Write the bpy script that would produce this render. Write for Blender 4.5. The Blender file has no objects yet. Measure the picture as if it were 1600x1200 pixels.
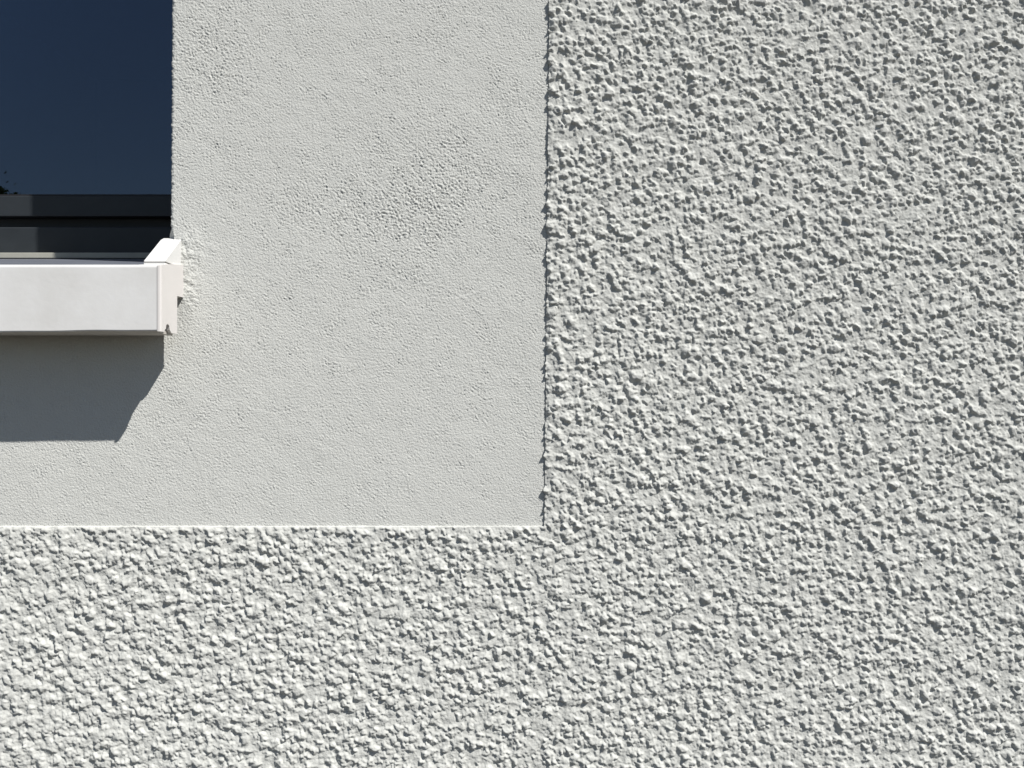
import bpy, bmesh, math, random
import numpy as np
from mathutils import Vector

random.seed(7); rng = np.random.default_rng(11)
S = 0.0008            # metres per photo pixel on the wall plane
DCAM = 1400           # camera distance from the wall, in photo pixels
ZC = 1.75             # eye height
C = bpy.context.scene.collection
scn = bpy.context.scene

def P(px, py, d=0.0):             # photo pixel on wall plane + depth towards the viewer -> world
    return Vector(((px - 800) * S, -d * S, ZC + (600 - py) * S))

# ------------------------------------------------------------------ camera, sky, sun, exposure
cam = bpy.data.objects.new('camera', bpy.data.cameras.new('camera')); C.objects.link(cam)
cam.location = (0, -DCAM * S, ZC); cam.rotation_euler = (math.radians(90), 0, 0)
cam.data.sensor_width = 36; cam.data.lens = 36 * DCAM / 1600
cam.data.clip_start = 0.02; cam.data.clip_end = 2000
scn.camera = cam
SUN = Vector((102.5, -90, 168.5)).normalized()          # towards the sun
w = bpy.data.worlds.new('World'); scn.world = w; w.use_nodes = True
nt = w.node_tree; bg = nt.nodes['Background']
sky = nt.nodes.new('ShaderNodeTexSky'); sky.sky_type = 'NISHITA'; sky.sun_disc = False
sky.sun_elevation = math.asin(SUN.z); sky.sun_rotation = math.atan2(SUN.x, SUN.y)
sky.air_density = 1.0; sky.dust_density = 0.4; sky.ozone_density = 1.5
nt.links.new(sky.outputs[0], bg.inputs[0]); bg.inputs[1].default_value = 0.05
sl = bpy.data.lights.new('sun', 'SUN'); sl.energy = 5.0; sl.angle = math.radians(0.5); sl.color = (1, 0.975, 0.935)
so = bpy.data.objects.new('sun', sl); C.objects.link(so); so.location = (5, -5, 8)
so.rotation_euler = SUN.to_track_quat('Z', 'Y').to_euler()
scn.view_settings.view_transform = 'Standard'; scn.view_settings.look = 'None'
scn.view_settings.gamma = 1; scn.view_settings.use_curve_mapping = False
scn.view_settings.exposure = 0.42

# ------------------------------------------------------------------ materials
def mat(name, col, rough=0.6, var=0.06, vscale=6.0, bump=0.0, bscale=900.0, col2=None, spec=0.4, metal=0.0):
    m = bpy.data.materials.new(name); m.use_nodes = True; n = m.node_tree; L = n.links
    b = n.nodes['Principled BSDF']; b.inputs['Roughness'].default_value = rough
    b.inputs['Specular IOR Level'].default_value = spec; b.inputs['Metallic'].default_value = metal
    tc = n.nodes.new('ShaderNodeTexCoord')
    no = n.nodes.new('ShaderNodeTexNoise'); no.inputs['Scale'].default_value = vscale
    no.inputs['Detail'].default_value = 6; no.inputs['Roughness'].default_value = 0.6
    L.new(tc.outputs['Object'], no.inputs['Vector'])
    cr = n.nodes.new('ShaderNodeValToRGB')
    a = col2 if col2 else tuple(c * (1 - var) for c in col)
    z = col if col2 else tuple(c * (1 + var) for c in col)
    cr.color_ramp.elements[0].position = 0.32; cr.color_ramp.elements[1].position = 0.68
    cr.color_ramp.elements[0].color = (*a, 1); cr.color_ramp.elements[1].color = (*z, 1)
    L.new(no.outputs['Fac'], cr.inputs[0]); L.new(cr.outputs[0], b.inputs['Base Color'])
    if bump:
        n2 = n.nodes.new('ShaderNodeTexNoise'); n2.inputs['Scale'].default_value = bscale
        n2.inputs['Detail'].default_value = 3
        L.new(tc.outputs['Object'], n2.inputs['Vector'])
        bu = n.nodes.new('ShaderNodeBump'); bu.inputs['Strength'].default_value = 1; bu.inputs['Distance'].default_value = bump
        L.new(n2.outputs['Fac'], bu.inputs['Height']); L.new(bu.outputs[0], b.inputs['Normal'])
    return m

M_rough = mat('roughcast_paint', (0.535, 0.537, 0.507), 0.85, 0.02, 5, 0.0005, 520)
M_smooth = mat('smooth_render_paint', (0.573, 0.575, 0.545), 0.85, 0.015, 4, 0.0008, 600)
for m_, dr_ in ((M_rough, 0.27), (M_smooth, 0.2)): m_.node_tree.nodes['Principled BSDF'].inputs['Diffuse Roughness'].default_value = dr_
M_sill = mat('white_powder_coat', (0.705, 0.70, 0.69), 0.5, 0, 14, 0.0001, 180, col2=(0.62, 0.61, 0.59))
M_cap = mat('white_plastic_cap', (0.60, 0.575, 0.555), 0.5, 0.02, 30, 0.00005, 400)
M_frame = mat('anthracite_frame', (0.021, 0.025, 0.029), 0.5, 0.10, 25, 0.00004, 800)
M_rubber = mat('black_rubber', (0.012, 0.012, 0.014), 0.6)
M_flange = mat('weathered_flange', (0.34, 0.335, 0.29), 0.55, 0.08, 20)
M_core = mat('masonry', (0.42, 0.42, 0.40), 0.9, 0.05, 3)
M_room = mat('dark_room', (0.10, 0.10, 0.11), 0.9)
M_ground = mat('dark_asphalt', (0.040, 0.033, 0.024), 0.9, 0.12, 0.8)
M_bark = mat('bark', (0.09, 0.07, 0.05), 0.9, 0.2, 8)
M_leaf = mat('leaf', (0.10, 0.13, 0.06), 0.6, 0.35, 1.5)
M_stop = mat('white_end_stop', (0.63, 0.625, 0.61), 0.5, 0.02, 30, 0.00005, 300)
M_silltop = mat('grey_sill_metal', (0.125, 0.135, 0.16), 0.45, 0.10, 12, 0.00004, 300)
M_drip = mat('drip_edge_metal', (0.42, 0.395, 0.36), 0.6, 0.08, 30)

M_glass = bpy.data.materials.new('window_glass'); M_glass.use_nodes = True
n = M_glass.node_tree; n.nodes.clear()
out = n.nodes.new('ShaderNodeOutputMaterial'); mx = n.nodes.new('ShaderNodeMixShader')
tr = n.nodes.new('ShaderNodeBsdfTransparent'); tr.inputs[0].default_value = (0.62, 0.68, 0.70, 1)
gl = n.nodes.new('ShaderNodeBsdfGlossy'); gl.inputs['Roughness'].default_value = 0.0
gl.inputs[0].default_value = (0.80, 0.85, 1, 1)
fr = n.nodes.new('ShaderNodeFresnel'); fr.inputs[0].default_value = 1.5
mu = n.nodes.new('ShaderNodeMath'); mu.operation = 'MULTIPLY'; mu.use_clamp = True; mu.inputs[1].default_value = 2.6
n.links.new(fr.outputs[0], mu.inputs[0]); n.links.new(mu.outputs[0], mx.inputs[0])
n.links.new(tr.outputs[0], mx.inputs[1]); n.links.new(gl.outputs[0], mx.inputs[2]); n.links.new(mx.outputs[0], out.inputs[0])

# ------------------------------------------------------------------ helpers
def link(name, me, m, parent=None, smooth=False):
    me.materials.append(m)
    o = bpy.data.objects.new(name, me); C.objects.link(o)
    if parent:
        o.parent = parent
    if smooth:
        me.polygons.foreach_set('use_smooth', np.ones(len(me.polygons), dtype=bool))
    return o

def from_bm(name, bm, m, parent=None, smooth=False):
    bmesh.ops.recalc_face_normals(bm, faces=bm.faces)
    me = bpy.data.meshes.new(name); bm.to_mesh(me); bm.free()
    return link(name, me, m, parent, smooth)

def prism(bm, prof, x0, x1):      # prof: list of (depth, py), extruded along x
    a = [bm.verts.new(P(x0, y, d)) for d, y in prof]
    b = [bm.verts.new(P(x1, y, d)) for d, y in prof]
    k = len(prof)
    fs = [bm.faces.new(a), bm.faces.new(list(reversed(b)))]
    for i in range(k):
        fs.append(bm.faces.new([a[i], b[i], b[(i + 1) % k], a[(i + 1) % k]]))
    return fs

def box(bm, x0, x1, y0, y1, d0, d1):
    return prism(bm, [(d1, y0), (d1, y1), (d0, y1), (d0, y0)], x0, x1)

def bevel(bm, w, seg=2, pick=None):
    es = [e for e in bm.edges if (pick is None or pick(e)) and len(e.link_faces) == 2 and e.calc_face_angle(0) > 0.3]
    bmesh.ops.bevel(bm, geom=es, offset=w * S, segments=seg, affect='EDGES', profile=0.5)

def part_box(name, m, parent, x0, x1, y0, y1, d0, d1, bv=0):
    bm = bmesh.new(); box(bm, x0, x1, y0, y1, d0, d1)
    bmesh.ops.recalc_face_normals(bm, faces=bm.faces)
    if bv: bevel(bm, bv)
    return from_bm(name, bm, m, parent)

# ------------------------------------------------------------------ height fields (photo pixels)
RX0, RY0, RW, RH = -560, -560, 2720, 2320
fy = np.fft.fftfreq(RH)[:, None]; fx = np.fft.rfftfreq(RW)[None, :]
def noise(lo, hi, ang=None, aniso=1.0):           # band-passed gaussian noise, wavelengths lo..hi pixels
    if ang is None:
        f = np.sqrt(fx * fx + fy * fy)
    else:
        c, s = math.cos(ang), math.sin(ang)
        u = fx * c + fy * s; v = -fx * s + fy * c
        f = np.sqrt((u * aniso) ** 2 + v * v)
    f0, f1 = 1.0 / hi, 1.0 / lo
    H = np.exp(-(f / f1) ** 2) * (1 - np.exp(-(f / f0) ** 2))
    z = np.fft.irfft2(np.fft.rfft2(rng.standard_normal((RH, RW), dtype=np.float32)) * H, s=(RH, RW))
    return (z / z.std()).astype(np.float32)
def gblur(a, s):
    f2 = fx * fx + fy * fy
    return np.fft.irfft2(np.fft.rfft2(a) * np.exp(-2 * math.pi ** 2 * s * s * f2), s=a.shape).astype(np.float32)

def rough_field():
    big = noise(70, 400); mid = noise(18, 70); streak = noise(10, 60, 0.35, 0.35)
    base = 1.0 + 0.35 * big + 0.5 * mid + 0.6 * np.abs(streak)
    Hh = np.zeros((RH, RW), np.float32)
    dens = np.clip(0.76 - 0.28 * noise(25, 110) - 0.12 * big, 0.15, 1)
    yy, xx = np.mgrid[-13:14, -13:14].astype(np.float32)
    def stamp(pitch, r_lo, r_hi, a_lo, a_hi, usedens):
        gx = np.arange(16, RW - 16, pitch); gy = np.arange(16, RH - 16, pitch)
        X, Y = np.meshgrid(gx, gy); X = X.ravel() + rng.uniform(-.75, .75, X.size) * pitch; Y = Y.ravel() + rng.uniform(-.75, .75, Y.size) * pitch
        for x, y in zip(X, Y):
            if not (15 < x < RW - 15 and 15 < y < RH - 15): continue
            px, py = x + RX0, y + RY0
            if px < 825 and py < 796 and px > -1300: continue
            ix, iy = int(x), int(y); d = dens[iy, ix]
            if usedens and rng.random() > d: continue
            left = min(max((700 - px) / 700, 0), 1)       # grains sit closer and fatter to the lower left
            r = rng.uniform(r_lo, r_hi) * (1 + 0.34 * left); a = rng.uniform(a_lo, a_hi) * (0.86 - 0.16 * left)
            k = int(rng.integers(5, 8)); t = rng.uniform(0, 6.283) + np.arange(k) * 6.283 / k + rng.uniform(-.35, .35, k)
            el = rng.uniform(0.65, 1.0); ea = rng.uniform(0, 3.1416)
            ox, oy = x - ix, y - iy
            qx = xx - ox; qy = yy - oy
            ca, sa = math.cos(ea), math.sin(ea)
            u = qx * ca + qy * sa; v = (-qx * sa + qy * ca) / el
            g = np.full(xx.shape, 99., np.float32)
            for tk in t:
                s = rng.uniform(0.6, 1.9); rk = r * rng.uniform(0.8, 1.15)
                g = np.minimum(g, s * (rk - (u * math.cos(tk) + v * math.sin(tk))))
            top = a + rng.uniform(-.24, .24) * u + rng.uniform(-.24, .24) * v - 0.020 * (u * u + v * v)
            g = np.minimum(g, top)
            sl_ = Hh[iy - 13:iy + 14, ix - 13:ix + 14]
            np.maximum(sl_, g, out=sl_)
    stamp(9.2, 3.3, 6.8, 2.2, 6.4, True)
    stamp(8.0, 1.5, 3.2, 1.2, 3.0, True)
    stamp(40.0, 7.0, 9.5, 4.0, 6.2, False)
    soft = gblur(Hh, 2.0); sharp = gblur(Hh, 0.62)
    X = np.arange(RW)[None, :] + RX0; Y = np.arange(RH)[:, None] + RY0
    left = np.clip((700 - X) / 700, 0, 1) * np.ones_like(Y)
    k = np.clip(0.10 + 0.24 * left + 0.15 * noise(20, 90), 0, 0.75)
    H = base + sharp * (1 - k) + soft * k
    # trowel drags: short flattened strokes with a raised lip
    drag = np.zeros((RH, RW), np.float32); lip = np.zeros((RH, RW), np.float32)
    for i in range(360):
        cx, cy = rng.uniform(120, RW - 120), rng.uniform(120, RH - 120)
        L_ = rng.uniform(12, 58); w_ = rng.uniform(3.0, 8.0); t_ = rng.choice([0.2, -0.35, 0.9, 2.6]) + rng.normal(0, 0.35)
        gx, gy = np.meshgrid(np.arange(-100, 101), np.arange(-100, 101)); c_, s_ = math.cos(t_), math.sin(t_)
        u = gx * c_ + gy * s_; v = -gx * s_ + gy * c_ + 0.0025 * u * u * rng.choice([-1, 1])
        e = np.exp(-(np.maximum(np.abs(u) - L_, 0) / 5) ** 2)
        y0_, x0_ = int(cy) - 100, int(cx) - 100
        sl1 = drag[y0_:y0_ + 201, x0_:x0_ + 201]; np.maximum(sl1, e * np.exp(-(v / w_) ** 4), out=sl1)
        sl2 = lip[y0_:y0_ + 201, x0_:x0_ + 201]; np.maximum(sl2, e * np.exp(-((v - w_) / 1.6) ** 2), out=sl2)
    drag = np.clip(drag, 0, 1) * 0.72
    H = H * (1 - drag) + (base + 0.8 * gblur(Hh, 6.0)) * drag + lip * 1.1
    H += 0.14 * noise(2.5, 6) + 0.16 * noise(6, 14)
    return np.clip(H, 0.2, 14)

def smooth_field():
    X = np.arange(RW)[None, :] + RX0; Y = np.arange(RH)[:, None] + RY0
    def blob(cx, cy, rx, ry, ang=0):
        c, s = math.cos(ang), math.sin(ang)
        u = (X - cx) * c + (Y - cy) * s; v = -(X - cx) * s + (Y - cy) * c
        return np.exp(-(u / rx) ** 2 - (v / ry) ** 2)
    A = noise(3.0, 5, 0.6, 0.6); B = noise(3.0, 5, 2.6, 0.75); D = noise(2.8, 4)
    sel = np.clip(0.5 + 0.6 * noise(30, 120), 0, 1)
    f = 0.8 * A * sel + 0.8 * B * (1 - sel) + 0.8 * D; f = np.where(f > 0, f * 0.8, f * 1.1)
    amp = 0.38 + 0.08 * noise(25, 140) + 0.03 * noise(120, 500)
    patch = blob(685, 280, 85, 85, 0.4) + 0.9 * blob(600, 340, 95, 42, 0.2) + 0.75 * blob(330, 90, 70, 90) + 0.5 * blob(620, 430, 50, 30) \
        + 0.5 * blob(800, 160, 40, 30) + 0.6 * blob(470, 330, 60, 20, 0.5)
    amp = np.clip(amp, 0.32, 0.8) * (1 - 0.2 * np.clip((Y - 480) / 300, 0, 1))
    h = f * amp + np.clip(patch * (0.85 + 0.45 * noise(12, 45)), 0, 1.1) * (0.72 * np.clip(noise(4.0, 9, 0.6, 0.6), -2.0, 0.5) + 0.3 * D)
    h += 0.12 * noise(80, 300) + 0.06 * noise(20, 60)
    for i in range(26):                                   # faint float strokes
        cx, cy = rng.uniform(300, 830), rng.uniform(0, 800); t_ = rng.uniform(0, 3.14); L_ = rng.uniform(15, 70)
        x0_, y0_ = int(cx - RX0) - 100, int(cy - RY0) - 100
        gx, gy = np.meshgrid(np.arange(-100, 101), np.arange(-100, 101)); u = gx * math.cos(t_) + gy * math.sin(t_)
        v = -gx * math.sin(t_) + gy * math.cos(t_) + 0.004 * u * u * rng.choice([-1, 1])
        h[y0_:y0_ + 201, x0_:x0_ + 201] += np.exp(-(np.maximum(np.abs(u) - L_, 0) / 8) ** 2) * (0.55 * np.exp(-(v / 1.7) ** 2) - 0.4 * np.exp(-((v - 3) / 2.2) ** 2)) * rng.uniform(0.1, 0.4)
    lump = blob(296, 425, 16, 52) + 0.7 * blob(300, 385, 20, 24)
    h += lump * (1.5 + 0.5 * noise(14, 36) + 0.20 * np.clip(noise(6, 12), -1.5, 1) + 0.2 * f)
    rim = np.exp(-((X - 268) / 5.0) ** 2) * (Y < 440)
    h += rim * 0.4 * noise(5, 14)
    return h

HR = rough_field(); HS = smooth_field()
edge_n = noise(4, 14)[300]; jamb_n = noise(5, 20)[500]
def sample(F, x, y):
    fx_, fy_ = (x - RX0) % (RW - 2), (y - RY0) % (RH - 2)
    ix, iy = fx_.astype(int), fy_.astype(int); a, b = fx_ - ix, fy_ - iy
    return (F[iy, ix] * (1 - a) * (1 - b) + F[iy, ix + 1] * a * (1 - b) + F[iy + 1, ix] * (1 - a) * b + F[iy + 1, ix + 1] * a * b)

# ------------------------------------------------------------------ wall grid
JX, SX, SY, HB = 268.0, 854.0, 822.0, 465.0       # jamb, right and lower edge of the smooth band, bottom of the opening
WL, WT = -732.0, -1000.0                          # left and top of the opening
OL, OT = -1320.0, -1588.0                         # left and top of the smooth band
def axis(lo, hi, a, b, cell, cuts):
    v = list(np.arange(a, b, cell))
    def run(start, end, sgn):
        o = []; c = 6.0; p = start; k = 0
        while (end - p) * sgn > c:
            p += sgn * c; o.append(p); k += 1
            if k > 68: c *= 1.10
        o.append(end); return o
    v = sorted(set(run(v[0], lo, -1) + v + run(v[-1], hi, 1)))
    v = np.array(v)
    for c in cuts: v[np.argmin(np.abs(v - c))] = c
    return v
GROUND_Y = 600 + ZC / S
xs = axis(-3600, 4600, -24, 1624, 1.42, [JX, SX, WL, OL])
ys = axis(-2400, GROUND_Y + 5, -24, 1224, 1.42, [HB, SY, WT, OT])
XX, YY = np.meshgrid(xs, ys)
yc = np.clip(YY, -300, 1500)
tt = np.clip((XX - JX) / (SX - JX), 0, 1)
shift = (1 - tt) * (-(yc - 170) * 0.006) + tt * (-(yc - 410) * 8 / 820)
XS = XX + shift
cxm, cym = (XX[:-1, :-1] + XX[1:, 1:]) / 2, (YY[:-1, :-1] + YY[1:, 1:]) / 2
in_hole = (cxm > WL) & (cxm < JX) & (cym > WT) & (cym < HB)
in_smooth = (cxm > OL) & (cxm < SX) & (cym > OT) & (cym < SY)
quad = np.arange(XX.size).reshape(XX.shape)

def grid_mesh(name, mask, xw, yw, dw, skirts=None):
    q = np.stack([quad[:-1, :-1], quad[1:, :-1], quad[1:, 1:], quad[:-1, 1:]], -1)[mask]     # facing -Y
    used, inv = np.unique(q.ravel(), return_inverse=True)
    co = np.stack([(xw.ravel()[used] - 800) * S, -dw.ravel()[used] * S, ZC + (600 - yw.ravel()[used]) * S], -1)
    faces = inv.reshape(-1, 4)
    if skirts:
        for ids, bx, by, bd in skirts:
            t = np.searchsorted(used, ids); nb = len(co)
            co = np.vstack([co, np.stack([(bx - 800) * S, -bd * S, ZC + (600 - by) * S], -1)])
            b = nb + np.arange(len(ids))
            faces = np.vstack([faces, np.stack([t[:-1], t[1:], b[1:], b[:-1]], -1)])
    me = bpy.data.meshes.new(name)
    me.vertices.add(len(co)); me.vertices.foreach_set('co', co.astype(np.float32).ravel())
    me.loops.add(faces.size); me.loops.foreach_set('vertex_index', faces.astype(np.int32).ravel())
    me.polygons.add(len(faces)); me.polygons.foreach_set('loop_start', np.arange(0, faces.size, 4, dtype=np.int32))
    me.update(calc_edges=True); me.validate()
    return me

house = bpy.data.objects.new('house', None); C.objects.link(house)
house.location = (0, 0, 0)
house['label'] = 'pale grey house wall with smooth render round a dark window and coarse roughcast beyond'
house['category'] = 'house wall'

# rough coat, standing proud of the smooth band
w1, w2, w3, w4 = noise(7, 26), noise(7, 26), noise(3, 7), noise(3, 7)
wpx = 1.2 * sample(w1, XX, YY) + 0.12 * sample(w3, XX, YY); wpy = 1.2 * sample(w2, XX, YY) + 0.12 * sample(w4, XX, YY)
hr = sample(HR, XX + wpx, YY + wpy) + 1.2
de_x = np.where(YY < SY, XX - SX, 1e3); de_x = np.where(de_x < -0.01, 1e3, de_x)
de_y = np.where(XX < SX, YY - SY, 1e3); de_y = np.where(de_y < -0.01, 1e3, de_y)
fy_ = np.clip(de_y / 4.0, 0, 1)
hr = hr * fy_ + np.clip(2.3 + 0.4 * (hr - 3), 0.8, 4) * (1 - fy_)
wx = np.clip(1 - de_x / 6.0, 0, 1)
hr = np.maximum(hr - wx * 1.0, 1.0)
xr = XS - wx * np.clip((hr - 3.2) * 0.75, -0.5, 3.6)
jx = int(np.argmin(np.abs(xs - SX))); jy = int(np.argmin(np.abs(ys - SY)))
jo, jt = int(np.argmin(np.abs(xs - OL))), int(np.argmin(np.abs(ys - OT)))
col = quad[jt:jy + 1, jx]; row = quad[jy, jo:jx + 1]
col = col[::-1]
wob = np.interp(xs[jo:jx + 1], np.arange(RW) + RX0, edge_n)
sk = [(col, XS.ravel()[col] + 0.2, YY.ravel()[col], np.full(len(col), -3.0)),
      (row, XS.ravel()[row], YY.ravel()[row] - 0.25 - 0.2 * wob, np.full(len(row), -1.0))]
rough = link('roughcast', grid_mesh('roughcast', ~in_smooth, xr, YY, hr, sk), M_rough, house, True)
rough['label'] = 'coarse pebbly grey roughcast'

# smooth band
hs = sample(HS, XX, YY)
jn = np.interp(YY, np.arange(RW) - 560, jamb_n)
wj = np.clip(1 - np.abs(XX - JX) / 5.0, 0, 1) * (YY < HB)
xsn = XS + wj * jn * 0.42
flare = np.clip((YY - 356) / 20, 0, 1) * (YY < 385) * wj * 9.0          # broken plaster above the sill's end cap
xsn = xsn + flare
hs = hs - 1.2 * wj ** 2
jj = int(np.argmin(np.abs(xs - JX))); jw = int(np.argmin(np.abs(ys - WT))); jh = int(np.argmin(np.abs(ys - HB)))
jl = int(np.argmin(np.abs(xs - WL)))
c2 = quad[jw:jh + 1, jj]
sk2 = [(c2[::-1], xsn.ravel()[c2[::-1]] + 1.5, YY.ravel()[c2[::-1]], np.full(len(c2), -26.0))]
smooth = link('smooth_render', grid_mesh('smooth_render', in_smooth & ~in_hole, xsn, YY, hs, sk2), M_smooth, house, True)
smooth['label'] = 'finely textured smooth grey render'

# masonry core with the opening, reveals
bm = bmesh.new()
D0, D1 = -430, -9
box(bm, JX + 4, 4600, -2400, GROUND_Y, D0, D1)
box(bm, -3600, WL - 4, -2400, GROUND_Y, D0, D1)
box(bm, WL - 4, JX + 4, -2400, WT - 4, D0, D1)
box(bm, WL - 4, JX + 4, HB + 3, GROUND_Y, D0, D1)
from_bm('wall_core', bm, M_core, house)
bm = bmesh.new()
box(bm, JX + 0.5, JX + 3.9, WT, HB, -352, -9.5)
box(bm, WL - 3.9, WL - 0.5, WT, HB, -352, -9.5)
box(bm, WL, JX, WT - 3.9, WT - 0.5, -352, -9.5)
from_bm('window_reveal', bm, M_smooth, house)
# dark room behind the glass
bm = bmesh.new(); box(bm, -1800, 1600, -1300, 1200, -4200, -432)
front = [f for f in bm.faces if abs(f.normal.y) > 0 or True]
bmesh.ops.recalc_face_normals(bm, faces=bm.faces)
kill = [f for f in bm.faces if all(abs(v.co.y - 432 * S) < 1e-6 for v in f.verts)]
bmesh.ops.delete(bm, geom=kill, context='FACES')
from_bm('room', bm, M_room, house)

# ------------------------------------------------------------------ window
win = bpy.data.objects.new('window', None); C.objects.link(win); win.parent = house
def ring(name, m, L, R, T, B, wl, wr, wt, wb, d0, d1, bv):
    bm = bmesh.new()
    for a in ((L, R, B - wb, B, d0, d1), (L, R, T, T + wt, d0, d1), (L, L + wl, T + wt, B - wb, d0, d1), (R - wr, R, T + wt, B - wb, d0, d1)):
        box(bm, *a)
    bmesh.ops.recalc_face_normals(bm, faces=bm.faces)
    if bv: bevel(bm, bv, 2)
    return from_bm(name, bm, m, win)
ring('window_frame', M_frame, WL, JX + 0.3, WT, 352, 58, 58, 58, 59, -428, -353, 2.2)
ring('rebate', M_frame, WL + 30, JX - 30, WT + 30, 300, 60, 60, 60, 40, -427, -402, 0)
ring('sash', M_frame, WL + 34, JX - 34, WT + 34, 268.6, 70, 70, 70, 40.6, -420, -371, 1.4)
ring('glazing_gasket', M_rubber, WL + 101, JX - 101, WT + 101, 229.5, 6, 6, 6, 5, -383, -373.5, 0)
part_box('pane', M_glass, win, WL + 96, JX - 96, WT + 96, 236, -384, -382)

# ------------------------------------------------------------------ window sill
DF, DB = 90.0, 27.0
sill = bpy.data.objects.new('window_sill', None); C.objects.link(sill); sill.parent = house
XE = 281.5
top = lambda d: 425.6 - (DF - d) * 0.157
bm = bmesh.new()
nseg = 60
# nose sheet with a slightly wavy lower lip, built in cross-sections
xsq = np.linspace(WL - 20, XE, nseg)
rings = []
for i, x in enumerate(xsq):
    wv = 0.9 * math.sin(x * 0.017 + 0.7) + 0.3 * math.sin(x * 0.06)
    pr = []
    for k in range(5):
        a = k / 4 * math.pi / 2
        pr.append((DF - 4.5 + 4.5 * math.sin(a), top(DF) + 4.0 - 4.5 * math.cos(a)))
    pr += [(DF, 470), (DF, 521.5 + wv), (DF - 0.8, 523 + wv), (DF - 4, 523.2 + wv), (DF - 5, 500), (DF - 5.5, HB + 1), (-301, HB + 1), (-301, top(-301))]
    rings.append([bm.verts.new(P(x, y, d)) for d, y in pr])
for i in range(nseg - 1):
    a, b = rings[i], rings[i + 1]; k = len(a)
    for j in range(k): bm.faces.new([a[j], b[j], b[(j + 1) % k], a[(j + 1) % k]])
bm.faces.new(rings[0]); bm.faces.new(list(reversed(rings[-1])))
o = from_bm('sill_panel', bm, M_sill, sill)
part_top = bmesh.new()
prism(part_top, [(DF - 6.5, top(DF - 6.5) - 0.4), (DF - 6.5, top(DF) + 1.5), (-299.5, top(-299.5) + 1.5), (-299.5, top(-299.5) - 1.6)], WL + 2, 251)
from_bm('sill_top', part_top, M_silltop, sill)
# inner drip strip seen from below
bm = bmesh.new()
prism(bm, [(DF - 5.5, 505), (DF - 5.5, 521.5), (DF - 14, 525.2), (DB + 3, 525.8), (DB + 3, 505)], WL - 20, 281)
from_bm('drip_edge', bm, M_drip, sill)
# end cap: side plate with a chipped lower edge and the wedge on top
bm = bmesh.new()
prof = [(DF + 0.8, top(DF) + 1.0), (DF + 0.8, 523), (78, 523.2), (75, 519), (72, 518.6), (70, 512), (64, 510.5), (59, 513), (57, 519), (53, 521.5), (50, 523.4), (DB, 523.4), (DB, HB), (-6, HB), (-6, 413.2), (60, top(60) - 0.2)]
prism(bm, prof, 281.6, 287)
bmesh.ops.recalc_face_normals(bm, faces=bm.faces)
bevel(bm, 3.6, 3, lambda e: all(v.co.x > P(286.9, 0).x and v.co.y < -(DF) * S for v in e.verts))
from_bm('end_cap', bm, M_cap, sill)
bm = bmesh.new()
prism(bm, [(68, 418), (66.5, 416.3), (3, 375.2), (-8, 371), (-300, 329), (-300, 380), (0, 418), (60, 418)], 252, 283.4)
bmesh.ops.recalc_face_normals(bm, faces=bm.faces)
bevel(bm, 1.0, 2)
from_bm('end_stop', bm, M_stop, sill)
part_box('joint', M_rubber, sill, 252.6, 282.8, 418.1, 419.3, 20, 66.6)
part_box('end_stop_base', M_stop, sill, 252.2, 283.2, 419.4, 424, 0, 67.4, 0.5)
part_box('back_flange', M_flange, sill, WL + 1, 251, 350.8, 361.2, -353, -299, 1.0)
part_box('gap_shade_strip', M_rubber, sill, WL + 1, 251, 361.4, 366, -340, -300)  # dark strip standing in for the shadow line in the gap under the flange
# broken plaster triangle beside the end cap
bm = bmesh.new()
v = [bm.verts.new(P(*a)) for a in ((268.0, 356, -1.0), (277.5, 377, 0.3), (258.5, 381, -15), (262.0, 365, -9), (268, 381, -8), (282, 384, -20), (266, 384, -45), (267.5, 354, -45), (267.0, 366, -6.5))]
for f in ((0, 8, 1), (0, 3, 8), (8, 4, 1), (3, 2, 8), (8, 2, 4), (4, 5, 1), (2, 6, 5), (2, 5, 4), (0, 7, 3), (3, 7, 6), (3, 6, 2)): bm.faces.new([v[i] for i in f])
from_bm('plaster_fillet', bm, M_smooth, house)

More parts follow.
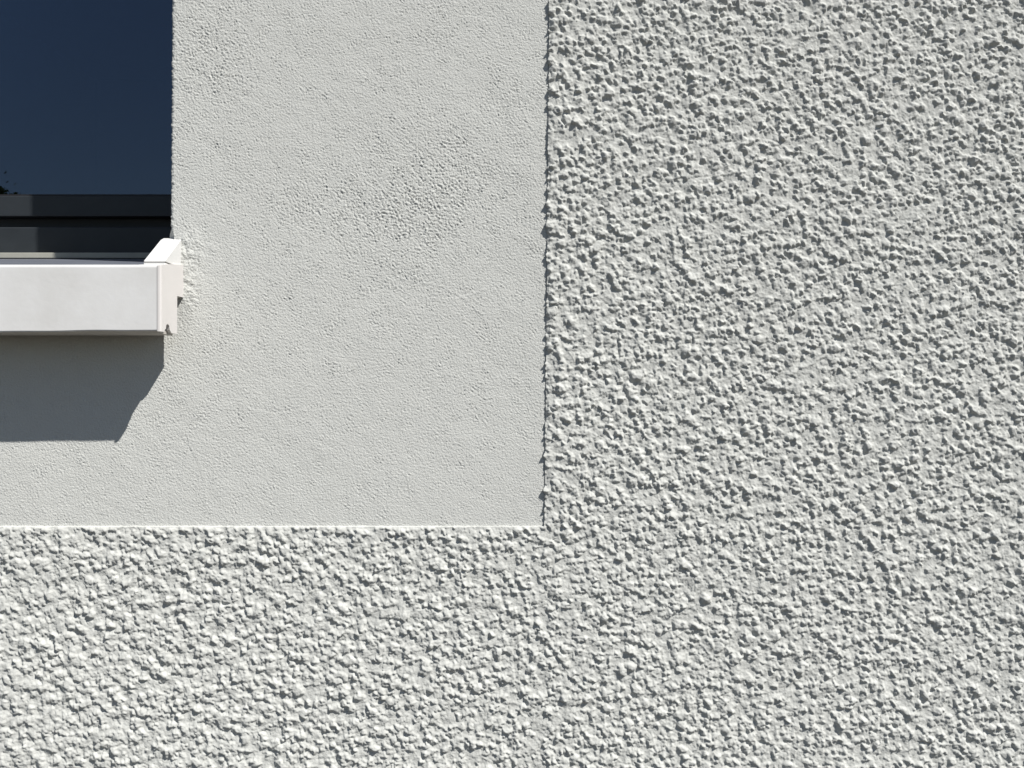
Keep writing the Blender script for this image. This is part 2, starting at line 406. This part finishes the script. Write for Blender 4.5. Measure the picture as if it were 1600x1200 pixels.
# ------------------------------------------------------------------ ground
bm = bmesh.new()
vs = [bm.verts.new(c) for c in ((-600, -900, 0), (600, -900, 0), (600, 300, 0), (-600, 300, 0))]
bm.faces.new(vs)
g = from_bm('ground', bm, M_ground); g['kind'] = 'structure'

# ------------------------------------------------------------------ tree across the yard, mirrored in the glass
tree = bpy.data.objects.new('garden_tree', None); C.objects.link(tree); tree.location = (-16.85, -27.5, 0)
tree['label'] = 'dark leafy tree mirrored in the bottom left corner of the window glass'; tree['category'] = 'tree'
bm = bmesh.new()
def limb(a, b, r0, r1, k=7):
    a, b = Vector(a), Vector(b); q = (b - a).to_track_quat('Z', 'Y')
    ra = [bm.verts.new(a + q @ Vector((math.cos(t) * r0, math.sin(t) * r0, 0))) for t in np.arange(k) * 6.283 / k]
    rb = [bm.verts.new(b + q @ Vector((math.cos(t) * r1, math.sin(t) * r1, 0))) for t in np.arange(k) * 6.283 / k]
    for i in range(k): bm.faces.new([ra[i], ra[(i + 1) % k], rb[(i + 1) % k], rb[i]])
limb((0, 0, 0), (0.1, 0, 2.2), 0.24, 0.18); limb((0.1, 0, 2.2), (0, 0.1, 6.6), 0.18, 0.04)
tips = []
for i in range(16):
    z = 2.2 + i * 0.28; t = i * 2.4; L = 1.9 * (1 - (z - 2) / 6.5) + 0.3
    e = (math.cos(t) * L, math.sin(t) * L, z + 0.7); limb((0.05, 0.05, z), e, 0.07, 0.015, 5); tips.append(e)
for vv in bm.verts: vv.co *= 1.07
from_bm('trunk', bm, M_bark, tree)
co, fa = [], []
for i in range(5200):
    t = random.choice(tips); f = random.uniform(0.35, 1.1)
    c = Vector((t[0] * f, t[1] * f, t[2] + random.uniform(-.2, .3))) + Vector([random.gauss(0, .26) for _ in range(3)])
    if i % 9 == 0: c = Vector((random.gauss(0, .14), random.gauss(0, .14), random.uniform(5.8, 7.65)))
    a = Vector([random.gauss(0, 1) for _ in range(3)]).normalized() * 0.085; b = a.orthogonal().normalized() * 0.05
    n0 = len(co); co += [c - a, c + b, c + a, c - b]; fa.append((n0, n0 + 1, n0 + 2, n0 + 3))
co = [c * 1.07 for c in co]
me = bpy.data.meshes.new('crown'); me.from_pydata(co, [], fa); link('crown', me, M_leaf, tree)
